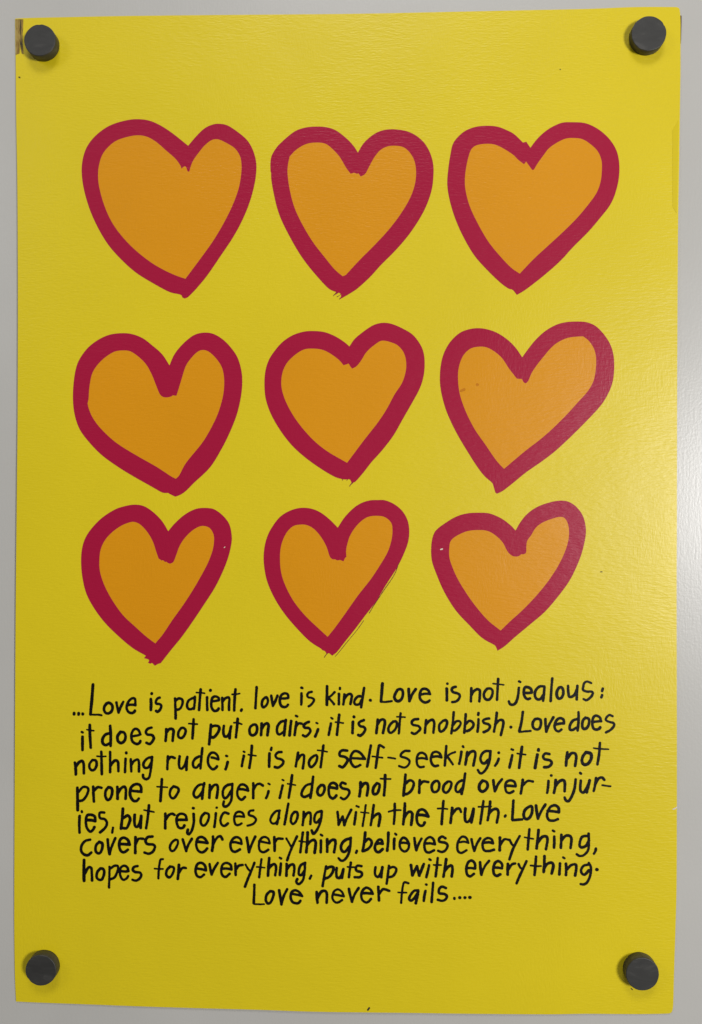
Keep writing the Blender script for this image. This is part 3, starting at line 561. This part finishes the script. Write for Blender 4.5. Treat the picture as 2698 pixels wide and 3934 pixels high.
  ('everything,', 'I', 'w20 215,355 260,350 296,360* 280,320 250,305 220,325 200,375 205,430 235,448 280,425; w22 323,328 335,385 348,430; 348,430 370,370 400,320; 430,360 475,355 512,365* 500,330 465,318 430,340 420,385 435,425 475,432 520,420; w24 572,315 572,370 570,425; w20 575,380 610,330 655,335; 658,335 675,370 690,385; w22 745,300 710,365 680,430 655,505; 830,242 822,330 815,418; w14 788,312 825,318 865,326; w24 910,248 902,330 893,408; 905,355 940,310 980,305 988,340 975,415; w20 1035,252 1048,260; w23 1047,305 1048,355 1045,402; 1110,290 1108,350 1105,402; 1112,340 1145,300 1185,300 1198,330 1190,405; 1345,300 1295,305 1275,340 1270,385 1290,400 1325,385 1350,340; w21 1348,280 1350,350 1345,420 1310,465 1270,475 1245,460; w22 1412,410 1408,430 1395,455')],
 [('hopes', 'J', 'w26 122,55 120,150 122,236; w23 130,170 160,120 185,125 190,180 192,233; 265,128 238,160 232,205 255,228 280,222 298,170 290,135 265,128; w20 345,115 343,200 340,295; w21 350,130 390,105 418,110 415,150 390,205 355,222; 435,150 475,155 510,152* 500,120 475,105 445,120 435,170 450,215 470,228 495,215 508,195; w22 590,108 560,115 548,140 570,160 610,165 622,190 605,220 575,235 545,228'),
  ('for', 'J', 'w19 812,48 792,50 782,90 775,150 772,215; w15 738,130 775,133 812,133; w22 875,112 848,140 840,180 858,205 880,200 905,155 905,120 875,112; w24 952,98 948,160 942,220; w21 955,165 980,125 1012,125'),
  ('everything,', 'J', 'w22 1110,130 1150,135 1188,145* 1180,105 1150,80 1115,90 1097,140 1108,190 1140,205 1172,182; 1220,90 1228,140 1238,182; 1238,182 1260,130 1292,80; 1335,130 1375,130 1412,138* 1405,100 1370,80 1335,95 1322,140 1330,185 1360,203 1395,175; 1445,85 1447,135 1448,186; 1450,140 1475,105 1510,98; w18 1535,95 1555,130 1578,155; w22 1612,80 1585,150 1555,220 1530,288; w20 1674,48 1664,120 1654,205; w14 1632,115 1669,118 1702,122; w24 1742,38 1736,110 1731,192; w23 1736,130 1764,100 1789,92 1802,120 1794,188; w20 1834,35 1846,42; w23 1844,85 1839,140 1834,186; 1894,90 1894,140 1892,192; 1897,135 1924,100 1952,95 1962,125 1954,190; 2056,80 2019,100 2002,140 2002,180 2024,185 2049,150; w22 2054,82 2052,150 2039,225 2009,262 1989,262 1979,240 1988,222; w21 2109,192 2097,218'),
  ('puts', 'K', 'w21 645,110 630,190 615,283; w24 648,130 680,115 708,120 705,155 675,200 635,218; w23 738,125 735,170 740,205 765,210 785,175 795,140; 797,135 790,175 785,212; w22 862,78 852,145 845,205; w15 832,115 865,118 895,118; w22 955,108 920,105 905,125 915,150 950,160 960,180 940,205 895,205'),
  ('up', 'K', 'w22 1078,118 1072,165 1082,195 1105,200 1125,165 1138,120; w23 1138,118 1132,165 1128,205; w21 1195,105 1185,190 1175,262; 1195,130 1230,115 1258,130 1255,160 1230,195 1195,205'),
  ('with', 'K', 'w24 1388,100 1395,150 1400,188; 1400,188 1425,140 1440,110; 1440,110 1450,150 1460,190; 1460,190 1480,140 1500,90; w20 1548,47 1561,55; w22 1547,100 1535,155 1522,205; 1622,38 1614,115 1604,198; w15 1586,98 1619,98 1652,99; w24 1696,48 1686,120 1672,200; 1686,145 1719,110 1744,105 1752,135 1744,198'),
  ('everything.', 'L', 'w22 285,125 320,125 356,130* 352,85 325,60 295,75 278,125 285,180 312,198 345,175; w24 398,75 403,130 410,183; w20 410,183 440,110 478,62; w23 520,120 555,122 590,128* 590,90 560,65 530,80 515,125 520,175 545,193 575,180; w24 642,90 640,140 640,182; w21 645,140 675,95 705,85; w20 735,90 750,120 770,135; w22 805,65 770,140 740,205 718,258; w23 888,25 882,110 875,185; w16 840,102 885,108 932,108; w24 962,22 960,90 955,158; 960,130 985,90 1025,78 1040,105 1025,172; w19 1125,32 1137,40; w23 1098,85 1095,135 1092,180; 1150,88 1152,140 1150,185; 1155,140 1195,100 1235,95 1240,130 1230,190; w22 1345,95 1305,105 1282,140 1290,172 1315,182 1350,145; w21 1350,80 1368,120 1362,190 1335,250 1305,268 1278,265; w26 1419,138 1424,139')],
 [('Love', 'K', 'w22 18,272 16,350 12,430; w15 15,440 60,442 103,441; w23 155,328 125,360 118,405 135,435 160,425 182,375 185,335 155,328; 235,320 245,385 255,443; w21 255,443 275,370 305,310; w22 345,350 390,358 436,370* 410,335 375,320 345,335 335,380 350,420 380,433 405,430 420,412'),
  ('never', 'K', 'w24 563,335 565,380 570,428; 570,390 600,335 635,325 652,350 650,428; w20 705,355 750,362 800,372* 785,335 750,312 715,330 700,380 715,415 745,428 785,405; w23 845,308 858,370 872,420; w22 872,420 895,355 930,300; 960,345 1005,345 1053,350* 1035,315 1000,297 970,315 953,355 960,400 990,425 1015,420 1038,395; w23 1102,290 1105,350 1108,408; w22 1112,350 1145,310 1198,325'),
  ('fails....', 'K', 'w19 1365,258 1330,250 1318,280 1308,350 1302,430; w14 1275,338 1310,340 1350,340; w22 1450,320 1415,325 1385,360 1372,395 1390,410 1420,385 1440,350; w24 1450,322 1445,370 1430,432; w20 1518,268 1525,271; w23 1515,325 1505,370 1500,412; w22 1582,255 1575,340 1568,422; w22 1694,300 1659,288 1634,310 1636,345 1679,352 1702,370 1689,400 1659,412 1622,402; w21 1768,388 1768,394; w25 1813,384 1816,384; w24 1859,384 1862,384; w25 1902,382 1906,382')],
]
for words in LINES:
    line = bpy.data.objects.new('text_line', None)
    link(line, poster)
    line['label'] = 'handwritten black line reading "%s"' % ' '.join(w[0] for w in words)
    for txt, tile, st in words:
        ink_mesh('word', stroke_list(st, *T[tile]), 0.00013, M_BLACK, line,
                 'three dots opening the text' if txt == '...' else 'the word "%s"' % txt.strip('.,;:'))

# ---------------------------------------------------------------- tape, specks, chips
def px_ring(s):
    p, c = parse(s)
    return smooth_path(p, [True] * len(c), True, 2)


poly_mesh('tape', [px_ring('60,74 77,73.5 78,120 77,160 76,205 61,211')], 0.00012, M_TAPE, poster, 'aged brown tape folded over the upper left corner')
poly_mesh('tape_residue', [px_ring('76,74 90,74 89,110 87,150 89,180 92,207 84,206 78,180 77,150 77.5,120')], 0.00012, M_TAPE_EDGE, poster, 'dark sticky residue beside the corner tape')
poly_mesh('tape', [px_ring('2585,500 2607,460 2604.5,640 2600.5,820 2585,795 2584,640')], 0.00012, M_CLEAR, poster, 'dull strip of clear tape on the right edge')
# brown tape sticking out from behind the upper right edge
X, Y, Z = pix_to_wall([2606, 2619, 2619, 2617, 2616, 2606], [58, 60, 84, 150, 168, 168], flat=0.0009)
n = len(X)
P = np.concatenate([np.stack([X, Y, Z], 1), np.stack([X, Y, Z * 0 + 0.0003], 1)])
F = [tuple(range(n))[::-1], tuple(range(n, 2 * n))] + [(i, (i + 1) % n, (i + 1) % n + n, i + n) for i in range(n)]
wall_mesh('tape', P, F, M_BACK, poster, 'brown tape showing behind the upper right edge', smooth=False)

for mat, nm, lab, rad, pts in (
        (M_SOOT, 'speck', None, 2.2, '73,296 77,297'), (M_SOOT, 'speck', None, 1.2, '76,297 77,300'),
        (M_SOOT, 'nick', 'dark nick in the lower edge', 3.6, '1419,3873 1414,3880'), (M_SOOT, 'speck', None, 1.6, '2152,266 2154,267'),
        (M_SOOT, 'speck', None, 1.6, '2307,2197 2314,2197'), (M_CHIP, 'fleck', None, 2.6, '1694,2111 1700,2109'),
        (M_CHIP, 'fleck', None, 1.3, '862,2104 865,2101'), (M_CHIP, 'nick', 'pale torn nick in the right edge', 2.6, '2587,3109 2594,3106 2600,3102'),
        (M_STAIN, 'stain', None, 5, '1833,1477 1836,1478'), (M_STAIN, 'stain', None, 5, '1772,1502 1784,1496'),
        (M_SOOT, 'speck', None, 1.8, '2425,3797 2430,3802 2428,3800')):
    q = np.array([[float(v) for v in t.split(',')] for t in pts.split()])
    ink_mesh(nm, [(q, np.full(len(q), rad))], 0.00018, mat, poster, lab, step=0.7)

# ---------------------------------------------------------------- the four magnets


def magnet(cx, cy, dpx, h, label, seed):
    """cx, cy: where the middle of its face shows in the photograph; dpx: width of the face there"""
    r_ = random.Random(seed)
    X0, Y0, Z0 = [float(v) for v in pix_to_wall(cx, cy, flat=h + 0.0012)]
    zb = float(bulge(np.array(X0), np.array(Y0))) + 0.00005
    dist = CAM[2] - (zb + h)
    R = dpx / 2 / FPX * dist
    n = 72
    ph = [r_.random() * 6.28 for _ in range(4)]
    prof = [(0.0, 0.0), (0.97, 0.0), (1.0, 0.05), (1.0, 0.94), (0.985, 0.985), (0.955, 1.0), (0.0, 1.0)]
    bm = bmesh.new()
    rings = []
    for f, z in prof[1:-1]:
        ring = []
        for k in range(n):
            a = 2 * math.pi * k / n
            w = 1 + 0.006 * math.sin(2 * a + ph[0]) + 0.004 * math.sin(5 * a + ph[1]) + 0.003 * math.sin(11 * a + ph[2])
            if z > 0.9:
                w -= 0.03 * math.exp(-((math.sin((a - ph[3]) / 2)) / 0.04) ** 2)
            ring.append(bm.verts.new((R * f * w * math.cos(a), -z * h, R * f * w * math.sin(a))))
        rings.append(ring)
    for a_, b_ in zip(rings, rings[1:]):
        for k in range(n):
            bm.faces.new((a_[k], a_[(k + 1) % n], b_[(k + 1) % n], b_[k]))
    bm.faces.new(rings[0][::-1]); bm.faces.new(rings[-1])
    bmesh.ops.recalc_face_normals(bm, faces=bm.faces)
    me = bpy.data.meshes.new('magnet'); bm.to_mesh(me); bm.free()
    me.materials.append(M_MAG)
    for p_ in me.polygons: p_.use_smooth = len(p_.vertices) == 4
    o = bpy.data.objects.new('magnet', me)
    o.location = to_world((X0, Y0, zb))
    o['label'] = label; o['category'] = 'magnet'; o['group'] = 'round magnets holding the poster to the wall'
    return link(o)


magnet(153.7, 154.5, 123, 0.0098, 'round dark grey magnet beside the brown tape, upper left corner of the poster', 1)
magnet(2493.5, 128.8, 131, 0.0080, 'round grey magnet holding the upper right corner of the poster', 2)
magnet(157.6, 3727.6, 121, 0.0094, 'scuffed round black magnet holding the lower left corner of the poster', 3)
magnet(2468.5, 3742.0, 126, 0.0096, 'round black magnet holding the lower right corner of the poster', 6)
